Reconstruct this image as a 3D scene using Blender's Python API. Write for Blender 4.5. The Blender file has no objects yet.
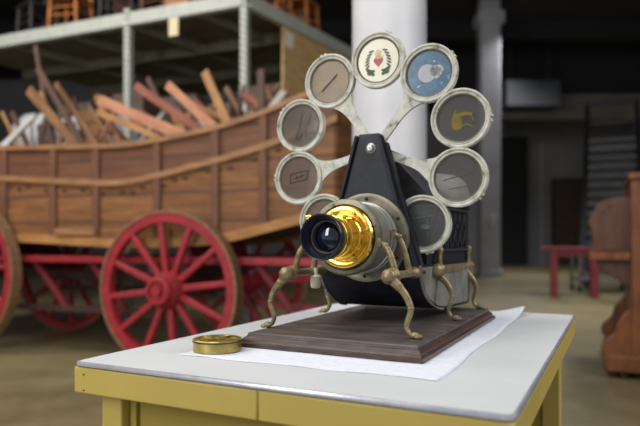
import bpy, math, random
from mathutils import Vector, Matrix
random.seed(7)
PI = math.pi
sin, cos = math.sin, math.cos
SC = bpy.context.scene
COL = SC.collection
F = 600.0          # focal length in pixels of the 640x426 frame
H = 0.95           # camera height
HOR = 241.0        # horizon row
CX = 320.0

def P(px, py, Y):
    """world point seen at a pixel when it stands Y metres ahead"""
    return Vector(((px - CX) * Y / F, Y, H - (py - HOR) * Y / F))

def on_z(px, py, z):
    Y = (H - z) * F / (py - HOR)
    return P(px, py, Y)

# ------------------------------------------------------------------ materials
def lin(c):
    return tuple((v / 12.92 if v <= .04045 else ((v + .055) / 1.055) ** 2.4) for v in c)

def hexc(r, g, b):
    return lin((r / 255, g / 255, b / 255))

def newmat(name):
    m = bpy.data.materials.new(name); m.use_nodes = True
    nt = m.node_tree; nt.nodes.clear()
    out = nt.nodes.new('ShaderNodeOutputMaterial')
    p = nt.nodes.new('ShaderNodeBsdfPrincipled')
    nt.links.new(p.outputs[0], out.inputs[0])
    return m, nt, p, out

def mat(name, c1, c2=None, rough=.5, metal=0., scale=12., stretch=(1, 1, 1), bump=0., lo=.35, hi=.65,
        c3=None, rvar=0., detail=5., coat=0., spec=.5):
    """two tone noise mottled procedural material"""
    m, nt, p, out = newmat(name)
    N, L = nt.nodes, nt.links
    c1 = hexc(*c1); c2 = hexc(*c2) if c2 else tuple(v * .8 for v in c1)
    tc = N.new('ShaderNodeTexCoord'); mp = N.new('ShaderNodeMapping')
    mp.inputs['Scale'].default_value = stretch
    L.new(tc.outputs['Object'], mp.inputs[0])
    no = N.new('ShaderNodeTexNoise'); no.inputs['Scale'].default_value = scale; no.inputs['Detail'].default_value = detail
    no.inputs['Roughness'].default_value = .62
    L.new(mp.outputs[0], no.inputs['Vector'])
    r = N.new('ShaderNodeValToRGB')
    r.color_ramp.elements[0].position = lo; r.color_ramp.elements[0].color = (*c1, 1)
    r.color_ramp.elements[1].position = hi; r.color_ramp.elements[1].color = (*c2, 1)
    if c3:
        e = r.color_ramp.elements.new(min(.98, hi + .1)); e.color = (*hexc(*c3), 1)
    L.new(no.outputs['Fac'], r.inputs[0]); L.new(r.outputs[0], p.inputs['Base Color'])
    p.inputs['Roughness'].default_value = rough; p.inputs['Metallic'].default_value = metal
    p.inputs['Specular IOR Level'].default_value = spec
    p.inputs['Coat Weight'].default_value = coat
    if rvar:
        mr = N.new('ShaderNodeMapRange'); mr.inputs['To Min'].default_value = max(.05, rough - rvar); mr.inputs['To Max'].default_value = min(1, rough + rvar)
        L.new(no.outputs['Fac'], mr.inputs[0]); L.new(mr.outputs[0], p.inputs['Roughness'])
    if bump:
        b = N.new('ShaderNodeBump'); b.inputs['Strength'].default_value = bump; b.inputs['Distance'].default_value = .004
        L.new(no.outputs['Fac'], b.inputs['Height']); L.new(b.outputs[0], p.inputs['Normal'])
    return m

def planked(name, c1, c2, seam, axis='Z', board=.2, rough=.6, grain=(2, 2, 30), scale=3):
    """wood with board seams across one axis"""
    m = mat(name, c1, c2, rough=rough, scale=scale, stretch=grain, lo=.3, hi=.7, bump=.2)
    nt = m.node_tree; N, L = nt.nodes, nt.links
    p = [n for n in N if n.type == 'BSDF_PRINCIPLED'][0]
    ramp = [n for n in N if n.type == 'VALTORGB'][0]
    tc = [n for n in N if n.type == 'TEX_COORD'][0]
    w = N.new('ShaderNodeTexWave'); w.wave_type = 'BANDS'; w.bands_direction = axis
    w.inputs['Scale'].default_value = 2 * PI / 20 / board; w.inputs['Distortion'].default_value = .25
    L.new(tc.outputs['Object'], w.inputs['Vector'])
    r2 = N.new('ShaderNodeValToRGB'); r2.color_ramp.elements[0].position = 0.0; r2.color_ramp.elements[0].color = (0, 0, 0, 1)
    r2.color_ramp.elements[1].position = .06; r2.color_ramp.elements[1].color = (1, 1, 1, 1)
    L.new(w.outputs['Fac'], r2.inputs[0])
    no = N.new('ShaderNodeTexNoise'); no.inputs['Scale'].default_value = 1.7
    L.new(tc.outputs['Object'], no.inputs['Vector'])
    mx0 = N.new('ShaderNodeMix'); mx0.data_type = 'RGBA'; mx0.blend_type = 'MULTIPLY'
    mx0.inputs[0].default_value = .6
    L.new(ramp.outputs[0], mx0.inputs[6]); L.new(no.outputs['Color'], mx0.inputs[7])
    mx = N.new('ShaderNodeMix'); mx.data_type = 'RGBA'
    L.new(r2.outputs[0], mx.inputs[0]); mx.inputs[6].default_value = (*hexc(*seam), 1)
    hs = N.new('ShaderNodeHueSaturation'); hs.inputs['Value'].default_value = 1.45
    L.new(mx0.outputs[2], hs.inputs['Color'])
    hs.inputs['Saturation'].default_value = 1.0
    L.new(ramp.outputs[0], mx0.inputs[6])
    bw = N.new('ShaderNodeRGBToBW'); L.new(no.outputs['Color'], bw.inputs[0]); L.new(bw.outputs[0], mx0.inputs[7])
    L.new(hs.outputs[0], mx.inputs[7]); L.new(mx.outputs[2], p.inputs['Base Color'])
    return m

def glassy(name, tint, alpha, rough=.12, c2=None, scale=30):
    """old glass slide: partly see-through film"""
    m = mat(name, tint, c2 or tint, rough=rough, scale=scale, lo=.25, hi=.8, spec=.2)
    nt = m.node_tree; N, L = nt.nodes, nt.links
    p = [n for n in N if n.type == 'BSDF_PRINCIPLED'][0]; out = [n for n in N if n.type == 'OUTPUT_MATERIAL'][0]
    t = N.new('ShaderNodeBsdfTransparent'); mx = N.new('ShaderNodeMixShader')
    mx.inputs[0].default_value = alpha
    L.new(t.outputs[0], mx.inputs[1]); L.new(p.outputs[0], mx.inputs[2]); L.new(mx.outputs[0], out.inputs[0])
    return m

M = {}
M['laminate'] = mat('white_laminate', (204, 206, 207), (195, 198, 200), rough=.5, scale=5, lo=.3, hi=.7)
M['edge_metal'] = mat('edge_band_aluminium', (200, 200, 207), (172, 172, 184), rough=.25, metal=.45, scale=18)
M['gap'] = mat('dark_joint', (44, 40, 36), (30, 28, 26), rough=.8)
M['mustard'] = mat('mustard_paint', (196, 174, 92), (186, 164, 84), rough=.45, scale=6, lo=.3, hi=.75)
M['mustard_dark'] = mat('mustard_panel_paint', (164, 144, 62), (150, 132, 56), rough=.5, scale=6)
M['cloth'] = mat('white_tissue', (216, 220, 228), (205, 210, 219), rough=.95, scale=60, bump=.5)
M['base_wood'] = mat('worn_dark_walnut', (62, 52, 50), (98, 90, 87), rough=.42, scale=6, stretch=(1.2, 7, 7), bump=.25, c3=(134, 126, 122), spec=.5)
M['base_edge'] = mat('worn_red_mahogany', (54, 40, 37), (84, 62, 54), rough=.4, scale=9, stretch=(3, 3, 9), bump=.25, c3=(134, 104, 92))
M['black'] = mat('black_japanned_metal', (24, 26, 34), (36, 39, 50), rough=.55, scale=34, c3=(62, 64, 74), hi=.72, spec=.3)
M['black_soft'] = mat('black_leathercloth', (28, 28, 32), (42, 42, 47), rough=.7, scale=40, bump=.4)
M['iron_grey'] = mat('worn_grey_sheet_iron', (150, 146, 140), (112, 109, 105), rough=.5, metal=.25, scale=14, bump=.1)
M['steel'] = mat('pewter_barrel', (176, 175, 168), (148, 146, 138), rough=.33, metal=.75, scale=22, lo=.3, hi=.75)
M['steel_dark'] = mat('tarnished_flange', (136, 132, 116), (100, 96, 82), rough=.42, metal=.6, scale=24)
M['brass'] = mat('polished_brass', (246, 214, 112), (226, 184, 78), rough=.22, metal=1., scale=22, rvar=.06)
M['brass_old'] = mat('old_brass', (192, 172, 100), (142, 122, 64), rough=.32, metal=.75, scale=26)
M['bronze'] = mat('gilt_bronze_leg', (158, 142, 106), (108, 93, 66), rough=.38, metal=.4, scale=60, bump=.4, c3=(200, 184, 146))
M['hood_black'] = mat('black_lens_hood', (26, 28, 38), (38, 40, 52), rough=.3, scale=40)
M['lens_glass'] = mat('objective_glass', (8, 10, 24), (70, 90, 150), rough=.06, metal=.8, scale=34, lo=.45, hi=.75, coat=1., spec=1.)  # blue mottle is painted in for reflections on the dark glass
M['inner_black'] = mat('matt_black_tube', (30, 33, 44), (40, 43, 54), rough=.4)
M['cream_iron'] = mat('chipped_cream_paint', (206, 205, 194), (180, 178, 165), rough=.5, scale=38, bump=.4, c3=(112, 107, 94), lo=.38, hi=.58)
M['ring_olive'] = mat('tarnished_inner_ring', (104, 100, 86), (78, 74, 64), rough=.5, metal=.3, scale=40)
M['porcelain'] = mat('cream_porcelain', (214, 210, 190), (196, 192, 172), rough=.3)
M['hoodcloth'] = mat('pale_folded_cloth', (176, 172, 160), (140, 136, 126), rough=.9, scale=16, bump=.6)
# slides
M['slide_cream'] = mat('painted_cream_glass', (216, 214, 192), (206, 202, 176), rough=.3, scale=14)
M['slide_blue'] = mat('painted_blue_glass', (44, 104, 138), (26, 72, 104), rough=.3, scale=30, c3=(84, 136, 158), hi=.6)
M['slide_grey'] = glassy('smoky_grey_glass', (106, 104, 102), .45)
M['slide_tan'] = glassy('tan_film_glass', (150, 134, 108), .5, c2=(136, 120, 98), scale=14)
M['slide_brown'] = glassy('brown_film_glass', (112, 97, 86), .55, c2=(96, 84, 76))
M['slide_green'] = glassy('olive_film_glass', (108, 104, 92), .5, c2=(88, 88, 80))
M['slide_clear'] = glassy('cloudy_clear_glass', (112, 114, 112), .3)
M['ink'] = mat('black_ink', (34, 30, 32), (44, 40, 40), rough=.6)
M['ink_green'] = mat('dark_green_ink', (72, 86, 78), (92, 104, 94), rough=.6)
M['heart'] = mat('crimson_paint', (166, 16, 56), (146, 12, 46), rough=.4)
M['gilt'] = mat('ochre_paint', (214, 192, 140), (204, 176, 118), rough=.5)
M['moon'] = mat('pale_moon_paint', (182, 180, 178), (150, 160, 168), rough=.5, scale=30)
M['yellow_paint'] = glassy('olive_yellow_paint', (160, 142, 70), .6, c2=(116, 108, 62), scale=70)
M['rust'] = mat('rust_paint', (150, 76, 40), (130, 60, 34), rough=.5)
M['plum'] = mat('dark_plum_ink', (64, 50, 52), (80, 64, 64), rough=.5)
# wagon
M['wagon'] = planked('wagon_boards', (142, 94, 50), (96, 60, 32), (84, 52, 36), 'Z', .22, rough=.62, grain=(1.2, 1.2, 9))
M['wagon_up'] = planked('wagon_upper_boards', (116, 72, 42), (84, 50, 32), (74, 44, 34), 'Z', .2, rough=.62, grain=(1.2, 1.2, 9))
M['wagon_rail'] = mat('wagon_rail_wood', (160, 118, 78), (128, 88, 54), rough=.6, scale=5, stretch=(1, 6, 6))
M['wagon_rib'] = mat('wagon_rib_wood', (116, 74, 50), (92, 58, 40), rough=.65, scale=6, stretch=(5, 5, 1))
M['wagon_ochre'] = mat('ochre_sill_wood', (178, 128, 72), (142, 98, 52), rough=.6, scale=5, stretch=(1, 6, 6))
M['red'] = mat('red_wheel_paint', (162, 42, 50), (130, 34, 42), rough=.45, scale=14, lo=.35, hi=.7)
M['red_dark'] = mat('dull_red_paint', (122, 26, 34), (84, 20, 26), rough=.6, scale=9)
M['tire'] = mat('rusty_tire_iron', (150, 118, 88), (120, 88, 62), rough=.6, metal=.2, scale=22)
M['staple'] = mat('rusty_staple_iron', (74, 50, 38), (58, 40, 32), rough=.7)
M['iron'] = mat('black_iron', (34, 30, 28), (48, 40, 36), rough=.6)
M['dark_wood'] = mat('dark_brace_wood', (62, 40, 34), (46, 30, 26), rough=.7, scale=10)
# rack
M['rack'] = mat('pale_green_grey_rack', (186, 190, 178), (170, 174, 164), rough=.5, scale=9)
M['deck'] = mat('rack_deck_board', (140, 132, 108), (118, 112, 92), rough=.8, scale=4)
M['joist'] = mat('olive_joist', (136, 132, 110), (116, 112, 94), rough=.7)
M['ply'] = mat('tan_plywood', (206, 172, 120), (184, 148, 98), rough=.7, scale=4, stretch=(1, 1, 5))
M['paper'] = mat('paper_tag', (228, 214, 178), (216, 200, 160), rough=.8)
M['label'] = mat('white_label', (226, 224, 214), (214, 212, 202), rough=.7)
def slotted():
    m = mat('slotted_rack_upright', (186, 190, 178), (170, 174, 164), rough=.5, scale=9)
    nt = m.node_tree; N, L = nt.nodes, nt.links
    p = [n for n in N if n.type == 'BSDF_PRINCIPLED'][0]; r = [n for n in N if n.type == 'VALTORGB'][0]; tc = [n for n in N if n.type == 'TEX_COORD'][0]
    w = N.new('ShaderNodeTexWave'); w.bands_direction = 'DIAGONAL'; w.inputs['Scale'].default_value = 9.0
    L.new(tc.outputs['Object'], w.inputs['Vector'])
    r2 = N.new('ShaderNodeValToRGB'); r2.color_ramp.elements[0].position = .2; r2.color_ramp.elements[0].color = (.5, .5, .48, 1)
    r2.color_ramp.elements[1].position = .4; r2.color_ramp.elements[1].color = (1, 1, 1, 1)
    L.new(w.outputs['Fac'], r2.inputs[0])
    mx = N.new('ShaderNodeMix'); mx.data_type = 'RGBA'; mx.blend_type = 'MULTIPLY'; mx.inputs[0].default_value = 1
    L.new(r.outputs[0], mx.inputs[6]); L.new(r2.outputs[0], mx.inputs[7]); L.new(mx.outputs[2], p.inputs['Base Color'])
    return m
M['rack_slotted'] = slotted()
# room
M['wallgrey'] = mat('grey_painted_wall', (140, 139, 140), (126, 126, 128), rough=.85, scale=.8)
M['walldark'] = mat('dark_ceiling_paint', (40, 40, 42), (34, 34, 36), rough=.9, scale=.6)
M['column'] = mat('white_column_paint', (200, 200, 203), (190, 190, 194), rough=.5, scale=4)
M['column_grey'] = mat('grey_column_paint', (184, 184, 190), (170, 170, 177), rough=.6, scale=2)
M['pipe'] = mat('grey_conduit_paint', (184, 184, 194), (172, 172, 182), rough=.5, scale=6)
M['beam_beige'] = mat('beige_beam_paint', (124, 118, 108), (108, 102, 94), rough=.7, scale=1)
M['duct'] = mat('galvanised_duct', (72, 73, 77), (62, 63, 67), rough=.5, metal=.3, scale=2)
M['door'] = mat('brown_door', (84, 62, 48), (70, 52, 40), rough=.6, scale=4)
M['organ'] = mat('orange_oak', (126, 72, 36), (90, 50, 26), rough=.4, scale=5, stretch=(4, 4, 1), bump=.1)
M['organ_dark'] = mat('dark_oak', (92, 54, 32), (70, 40, 24), rough=.45, scale=5, stretch=(4, 4, 1))
M['table_red'] = mat('crimson_table_paint', (132, 38, 54), (112, 30, 44), rough=.5, scale=6)
M['ladder'] = mat('black_ladder_steel', (34, 35, 40), (26, 27, 30), rough=.5)
M['tread'] = mat('worn_grey_tread', (112, 114, 122), (92, 94, 102), rough=.5, metal=.3)
M['chrome'] = mat('dull_chrome', (170, 172, 178), (140, 142, 150), rough=.3, metal=.8)
M['chair_orange'] = mat('orange_maple', (190, 118, 52), (158, 92, 38), rough=.5, scale=10)
M['chair_brown'] = mat('brown_chair_wood', (104, 70, 48), (82, 54, 38), rough=.5, scale=10)
M['chair_dark'] = mat('dark_chair_wood', (56, 46, 46), (42, 36, 38), rough=.5, scale=10)
M['grey_blue'] = mat('slate_blue_canvas', (134, 142, 164), (106, 112, 134), rough=.85, scale=7)
M['grey_pale'] = mat('pale_grey_canvas', (206, 206, 206), (176, 176, 178), rough=.85, scale=7)
M['crate'] = mat('grey_brown_crate', (112, 92, 78), (88, 72, 62), rough=.8, scale=7)
M['mauve'] = mat('mauve_canvas', (96, 76, 74), (78, 60, 60), rough=.85, scale=7)
M['timber_brown'] = mat('brown_timber', (138, 98, 62), (104, 70, 44), rough=.7, scale=5, stretch=(4, 4, 1))
M['timber_pink'] = mat('pinkish_timber', (190, 136, 102), (160, 106, 78), rough=.7, scale=5, stretch=(4, 4, 1))
M['timber_red'] = mat('reddish_timber', (150, 88, 68), (120, 66, 52), rough=.7, scale=5, stretch=(4, 4, 1))
M['timber_tan'] = mat('tan_timber', (176, 130, 80), (142, 98, 58), rough=.7, scale=5, stretch=(4, 4, 1))
M['timber_dark'] = mat('dark_timber', (88, 60, 44), (66, 44, 34), rough=.7, scale=5, stretch=(4, 4, 1))
M['timber_grey'] = mat('weathered_grey_timber', (184, 182, 174), (150, 148, 142), rough=.7, scale=5, stretch=(4, 4, 1))

def floor_mat():
    m = mat('worn_concrete', (146, 135, 100), (128, 116, 83), rough=.38, scale=1.1, lo=.3, hi=.7, rvar=.12, detail=8)
    nt = m.node_tree; N, L = nt.nodes, nt.links
    p = [n for n in N if n.type == 'BSDF_PRINCIPLED'][0]; r = [n for n in N if n.type == 'VALTORGB'][0]
    tc = [n for n in N if n.type == 'TEX_COORD'][0]
    n2 = N.new('ShaderNodeTexNoise'); n2.inputs['Scale'].default_value = .45; n2.inputs['Detail'].default_value = 9; n2.inputs['Roughness'].default_value = .7
    L.new(tc.outputs['Object'], n2.inputs['Vector'])
    r2 = N.new('ShaderNodeValToRGB'); r2.color_ramp.elements[0].position = .42; r2.color_ramp.elements[0].color = (.62, .6, .56, 1)
    r2.color_ramp.elements[1].position = .56; r2.color_ramp.elements[1].color = (1, 1, 1, 1)
    L.new(n2.outputs['Fac'], r2.inputs[0])
    mx = N.new('ShaderNodeMix'); mx.data_type = 'RGBA'; mx.blend_type = 'MULTIPLY'; mx.inputs[0].default_value = 1
    L.new(r.outputs[0], mx.inputs[6]); L.new(r2.outputs[0], mx.inputs[7]); L.new(mx.outputs[2], p.inputs['Base Color'])
    return m
M['floor'] = floor_mat()

# ------------------------------------------------------------------ mesh builder
class MB:
    def __init__(s): s.v = []; s.f = []; s.m = []; s.mi = 0
    def add(s, vs, fs, T=None):
        o = len(s.v)
        for v in vs:
            v = Vector(v)
            s.v.append(T @ v if T is not None else v)
        for f in fs: s.f.append([i + o for i in f]); s.m.append(s.mi)
        return s
    def box(s, c, d, T=None):
        x, y, z = d[0] / 2, d[1] / 2, d[2] / 2; c = Vector(c)
        vs = [c + Vector((a * x, b * y, e * z)) for a in (-1, 1) for b in (-1, 1) for e in (-1, 1)]
        return s.add(vs, [(0, 1, 3, 2), (4, 6, 7, 5), (0, 4, 5, 1), (2, 3, 7, 6), (0, 2, 6, 4), (1, 5, 7, 3)], T)
    def box2(s, a, b, T=None):
        return s.box([(a[i] + b[i]) / 2 for i in range(3)], [abs(b[i] - a[i]) for i in range(3)], T)
    def bar(s, p, q, w, h, up=(0, 0, 1), w2=None, h2=None):
        p, q = Vector(p), Vector(q); d = (q - p).normalized(); up = Vector(up)
        if abs(d.dot(up)) > .98: up = Vector((0, 1, 0))
        e = d.cross(up).normalized(); g = e.cross(d)
        w2 = w if w2 is None else w2; h2 = h if h2 is None else h2
        vs = [p + e * a * w / 2 + g * b * h / 2 for a, b in ((-1, -1), (1, -1), (1, 1), (-1, 1))] + \
             [q + e * a * w2 / 2 + g * b * h2 / 2 for a, b in ((-1, -1), (1, -1), (1, 1), (-1, 1))]
        return s.add(vs, [(0, 3, 2, 1), (4, 5, 6, 7), (0, 1, 5, 4), (1, 2, 6, 5), (2, 3, 7, 6), (3, 0, 4, 7)])
    def loft(s, rings, cap=True, closed=True):
        n = len(rings[0]); vs = [p for r in rings for p in r]; fs = []
        for i in range(len(rings) - 1):
            for j in range(n if closed else n - 1):
                k = (j + 1) % n
                fs.append((i * n + j, i * n + k, (i + 1) * n + k, (i + 1) * n + j))
        if cap: fs.append(tuple(range(n - 1, -1, -1))); fs.append(tuple((len(rings) - 1) * n + j for j in range(n)))
        return s.add(vs, fs)
    def tube(s, pts, r, seg=10):
        pts = [Vector(p) for p in pts]; n = len(pts)
        rs = r if isinstance(r, (list, tuple)) else [r] * n
        rings = []; ref = None
        for i in range(n):
            d = (pts[min(i + 1, n - 1)] - pts[max(i - 1, 0)]).normalized()
            if ref is None:
                ref = Vector((0, 0, 1)) if abs(d.z) < .9 else Vector((1, 0, 0))
            ref = (ref - d * ref.dot(d)).normalized(); e = d.cross(ref)
            rings.append([pts[i] + (ref * cos(2 * PI * j / seg) + e * sin(2 * PI * j / seg)) * rs[i] for j in range(seg)])
        return s.loft(rings)
    def lathe(s, prof, c=(0, 0, 0), axis='z', seg=40, sx=1., close=False):
        """prof: list of (radius, along axis)"""
        c = Vector(c); rings = []
        for r, h in prof:
            ring = []
            for j in range(seg):
                a = 2 * PI * j / seg; u, w = r * cos(a), r * sin(a)
                ring.append(c + (Vector((u, w, h)) if axis == 'z' else Vector((u, h, w)) if axis == 'y' else Vector((h, u, w))))
            rings.append(ring)
        if close: rings.append([v.copy() for v in rings[0]])
        return s.loft(rings, cap=not close)
    def prism(s, poly, o, e1, e2, e3, t):
        """2D polygon laid out on e1,e2 about o and thickened by t along e3"""
        o, e1, e2, e3 = Vector(o), Vector(e1), Vector(e2), Vector(e3)
        a = [o + e1 * x + e2 * y for x, y in poly]; b = [p + e3 * t for p in a]; n = len(a)
        fs = [tuple(range(n)), tuple(range(2 * n - 1, n - 1, -1))] + [(i, n + i, n + (i + 1) % n, (i + 1) % n) for i in range(n)]
        return s.add(a + b, fs)
    def sphere(s, c, r, seg=16, rings=10, sc=(1, 1, 1)):
        prof = [(max(1e-4, r * sin(PI * i / rings)), -r * cos(PI * i / rings)) for i in range(rings + 1)]
        o = len(s.v); s.lathe(prof, (0, 0, 0), 'z', seg)
        for i in range(o, len(s.v)):
            v = s.v[i]; s.v[i] = Vector((v.x * sc[0], v.y * sc[1], v.z * sc[2])) + Vector(c)
        return s
    def build(s, name, mats, parent=None, smooth=35, bevel=0., label=None, seg=2):
        me = bpy.data.meshes.new(name)
        me.from_pydata([tuple(v) for v in s.v], [], s.f); me.update()
        ms = mats if isinstance(mats, (list, tuple)) else [mats]
        for q in ms: me.materials.append(M[q])
        for pl, k in zip(me.polygons, s.m): pl.material_index = k
        import bmesh
        bm = bmesh.new(); bm.from_mesh(me); bmesh.ops.recalc_face_normals(bm, faces=bm.faces); bm.to_mesh(me); bm.free()
        if smooth:
            for pl in me.polygons: pl.use_smooth = True
            me.set_sharp_from_angle(angle=math.radians(smooth))
        ob = bpy.data.objects.new(name, me); COL.objects.link(ob)
        if parent: ob.parent = parent
        if label: ob['label'] = label
        if bevel:
            b = ob.modifiers.new('bevel', 'BEVEL'); b.width = bevel; b.segments = seg; b.limit_method = 'ANGLE'; b.angle_limit = .6
        return ob

def tag(o, label, cat, group=None):
    o['label'] = label; o['category'] = cat
    if group: o['group'] = group
    return o

def thing(name, label, cat, loc=(0, 0, 0), rz=0., group=None):
    o = bpy.data.objects.new(name, None); COL.objects.link(o)
    o.empty_display_size = .1; o.location = loc; o.rotation_euler = (0, 0, rz)
    return tag(o, label, cat, group)

def struct(o, label=None):
    o['kind'] = 'structure'
    if label: o['label'] = label
    return o

def dup(o, parent=None):
    c = o.copy(); COL.objects.link(c)
    if parent: c.parent = parent
    for ch in list(o.children): dup(ch, c)
    return c

def bez(pts, n=8):
    """Catmull-Rom through points"""
    pts = [Vector(p) for p in pts]; out = []
    for i in range(len(pts) - 1):
        a = pts[max(i - 1, 0)]; b = pts[i]; c = pts[i + 1]; d = pts[min(i + 2, len(pts) - 1)]
        for k in range(n):
            t = k / n
            out.append(.5 * ((2 * b) + (c - a) * t + (2 * a - 5 * b + 4 * c - d) * t * t + (3 * b - a - 3 * c + d) * t ** 3))
    out.append(pts[-1]); return out

def interp(tab, x):
    """smooth table lookup (Catmull-Rom on uneven knots, clamped)"""
    if x <= tab[0][0]: return tab[0][1]
    for (a, b), (c, d) in zip(tab, tab[1:]):
        if x <= c:
            t = (x - a) / (c - a); return b + (d - b) * t
    return tab[-1][1]

def csm(tab):
    """densify a table with catmull-rom"""
    p = bez([(a, b, 0) for a, b in tab], 6)
    return [(q.x, q.y) for q in p]

# ------------------------------------------------------------------ the room
YB = 24.0
b = MB(); b.box2((-14, -3, -.1), (16, YB + .2, 0)); struct(b.build('floor', 'floor', smooth=0))
b = MB(); b.box2((-14, -3, 7.4), (16, YB + .2, 7.6)); struct(b.build('ceiling', 'walldark', smooth=0))
b = MB(); b.box2((-14, YB, 0), (16, YB + .2, 7.4)); struct(b.build('wall_back', 'wallgrey', smooth=0))
b = MB(); b.box2((-14.2, -3, 0), (-14, YB + .2, 7.4)); struct(b.build('wall_left', 'wallgrey', smooth=0))
b = MB(); b.box2((16, -3, 0), (16.2, YB + .2, 7.4)); struct(b.build('wall_right', 'wallgrey', smooth=0))
# dark partition and header in the far bay
b = MB(); b.box2((P(430, 0, 20).x, 20, 5.3), (15.9, 20.3, 7.4)); struct(b.build('wall_upper', 'walldark', smooth=0))
b = MB(); b.box2((P(497, 0, 19.6).x, 19.6, 4.95), (15.9, 20, 5.75)); struct(b.build('trim_1', 'beam_beige', smooth=0), 'beige beam crossing the far bay under the dark ceiling')
b = MB(); b.box2((P(503, 0, 19).x, 18.6, 5.15), (P(556, 0, 19).x, 19.5, 5.95), None); [b.box2((x, 19.0, 5.9), (x + .03, 19.03, 7.395)) for x in (P(510, 0, 19).x, P(548, 0, 19).x)]; b.build('air_duct', 'duct', bevel=.01)
tag(bpy.data.objects['air_duct'], 'long grey sheet metal duct hanging beside the far beige beam', 'duct')
b = MB(); b.box2((P(500, 0, 23.5).x, 23.3, 0), (P(526, 0, 23.5).x, 23.98, 5.0)); struct(b.build('trim_2', 'walldark', smooth=0), 'dark recess strip in the back wall')
for x in (P(541, 0, YB).x, P(592, 0, YB).x):
    pass
b = MB(); b.box2((P(541, 0, YB).x - .03, YB - .06, 0), (P(541, 0, YB).x + .03, YB, 4.9)); struct(b.build('trim_3', 'column_grey', smooth=0))
# door
xa, xb = P(553, 0, YB).x, P(582, 0, YB).x
d = thing('door_1', '', '', ((xa + xb) / 2, YB - .04, 0)); del d['label'], d['category']; d['kind'] = 'structure'
w = xb - xa; hd = 3.35
b = MB(); b.box2((-w / 2 - .08, -.05, 0), (-w / 2, .03, hd + .08)); b.box2((w / 2, -.05, 0), (w / 2 + .08, .03, hd + .08)); b.box2((-w / 2, -.05, hd), (w / 2, .03, hd + .08)); b.build('door_frame', 'walldark', d)
b = MB(); b.box2((-w / 2 + .01, -.03, .01), (w / 2 - .01, .02, hd - .01)); b.box2((-w / 2 + .15, -.045, .2), (w / 2 - .15, -.03, 1.5)); b.box2((-w / 2 + .15, -.045, 1.75), (w / 2 - .15, -.03, hd - .2)); b.build('door_leaf', 'door', d)
b = MB(); b.tube([(w / 2 - .1, -.05, 1.05), (w / 2 - .1, -.1, 1.05), (w / 2 - .22, -.1, 1.05)], .015); b.build('door_handle', 'chrome', d)
# ceiling beams
for k, y in enumerate((8.5, 13.0, 17.5)):
    b = MB(); b.box2((-13.9, y, 6.9), (15.9, y + .25, 7.4)); struct(b.build('trim_%d' % (4 + k), 'walldark', smooth=0))
# white round column with a conduit running up it
YC = 3.35; cxp = P(388.5, 0, YC).x; rc = 36 * YC / F
b = MB(); b.lathe([(rc, 0), (rc, 7.4)], (cxp, YC, 0), 'z', 64); col = struct(b.build('column', 'column'), 'white round column behind the slide lantern')
b = MB(); b.lathe([(rc + .03, 0), (rc + .03, .12), (rc + .01, .14)], (cxp, YC, 0), 'z', 64); b.build('column_base', 'column', col)
b = MB(); b.tube([(P(421.5, 0, YC).x, YC + .02, 0), (P(421.5, 0, YC).x, YC + .02, 7.4)], 5.5 * YC / F, 20); b.build('conduit', 'pipe', col)
# grey square column far off
Y2 = 15.8; x0, x1 = P(481, 0, Y2).x, P(501, 0, Y2).x
b = MB(); b.box2((x0, Y2, 0), (x1, Y2 + .4, 7.4)); c2 = struct(b.build('column', 'column_grey', bevel=.03), 'grey square column standing in the far bay')
b = MB(); b.box2((x0 - .06, Y2 - .06, 0), (x1 + .06, Y2 + .46, .18)); b.build('column_base', 'column_grey', c2, bevel=.02)
b = MB(); b.box2((x0 - .08, Y2 - .08, 6.7), (x1 + .08, Y2 + .48, 7.0)); b.build('column_cap', 'column_grey', c2)
b = MB(); b.box2((x0 + .2, Y2 - .12, 1.35), (x0 + .36, Y2, 1.6)); b.build('switch_box', 'column', c2, bevel=.01)

# ------------------------------------------------------------------ the desk
YAW = math.atan2(-.446, .895)
A0 = Vector((-.444, 1.079, 0)); TOP = H - .216
U = Vector((cos(YAW), sin(YAW), 0)); D = Vector((-sin(YAW), cos(YAW), 0))
DW, DL = .765, 1.135
desk = thing('desk', 'mustard yellow metal desk with white laminate top and metal edge', 'desk', A0, YAW)
def rrect(x0, y0, x1, y1, r, z, n=6):
    out = []
    for cx, cy, a in ((x1 - r, y1 - r, 0), (x0 + r, y1 - r, 90), (x0 + r, y0 + r, 180), (x1 - r, y0 + r, 270)):
        for k in range(n + 1):
            t = math.radians(a + 90 * k / n); out.append(Vector((cx + r * cos(t), cy + r * sin(t), z)))
    return out
b = MB(); b.loft([rrect(.004, .004, DW - .004, DL - .004, .0125, TOP - .012), rrect(.004, .004, DW - .004, DL - .004, .0125, TOP - .001), rrect(.0055, .0055, DW - .0055, DL - .0055, .012, TOP)])
b.build('table_top', 'laminate', desk, smooth=12)
b = MB()
ro = [rrect(0, 0, DW, DL, .014, z) for z in (TOP - .0075, TOP - .0022)] + [rrect(.001, .001, DW - .001, DL - .001, .013, TOP - .0006), rrect(.0042, .0042, DW - .0042, DL - .0042, .012, TOP + .0002), rrect(.0046, .0046, DW - .0046, DL - .0046, .012, TOP - .004)]
b.loft(ro, cap=False); b.build('edge_band', 'edge_metal', desk)
b = MB(); b.loft([rrect(.003, .003, DW - .003, DL - .003, .012, TOP - .0095), rrect(.003, .003, DW - .003, DL - .003, .012, TOP - .0073)]); b.build('shadow_gap', 'gap', desk)
AP = .047; z1, z0 = TOP - .0093, TOP - .0093 - AP
sx = .39
for a, c in (((.001, .001, z0), (sx - .0006, .03, z1)), ((sx + .0006, .001, z0), (DW - .001, .03, z1)), ((.001, DL - .03, z0), (DW - .001, DL - .001, z1)), ((.001, .03, z0), (.03, DL - .03, z1)), ((DW - .03, .03, z0), (DW - .001, DL - .03, z1))):
    b = MB(); b.box2(a, c); b.build('apron', 'mustard', desk, bevel=.003)
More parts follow.
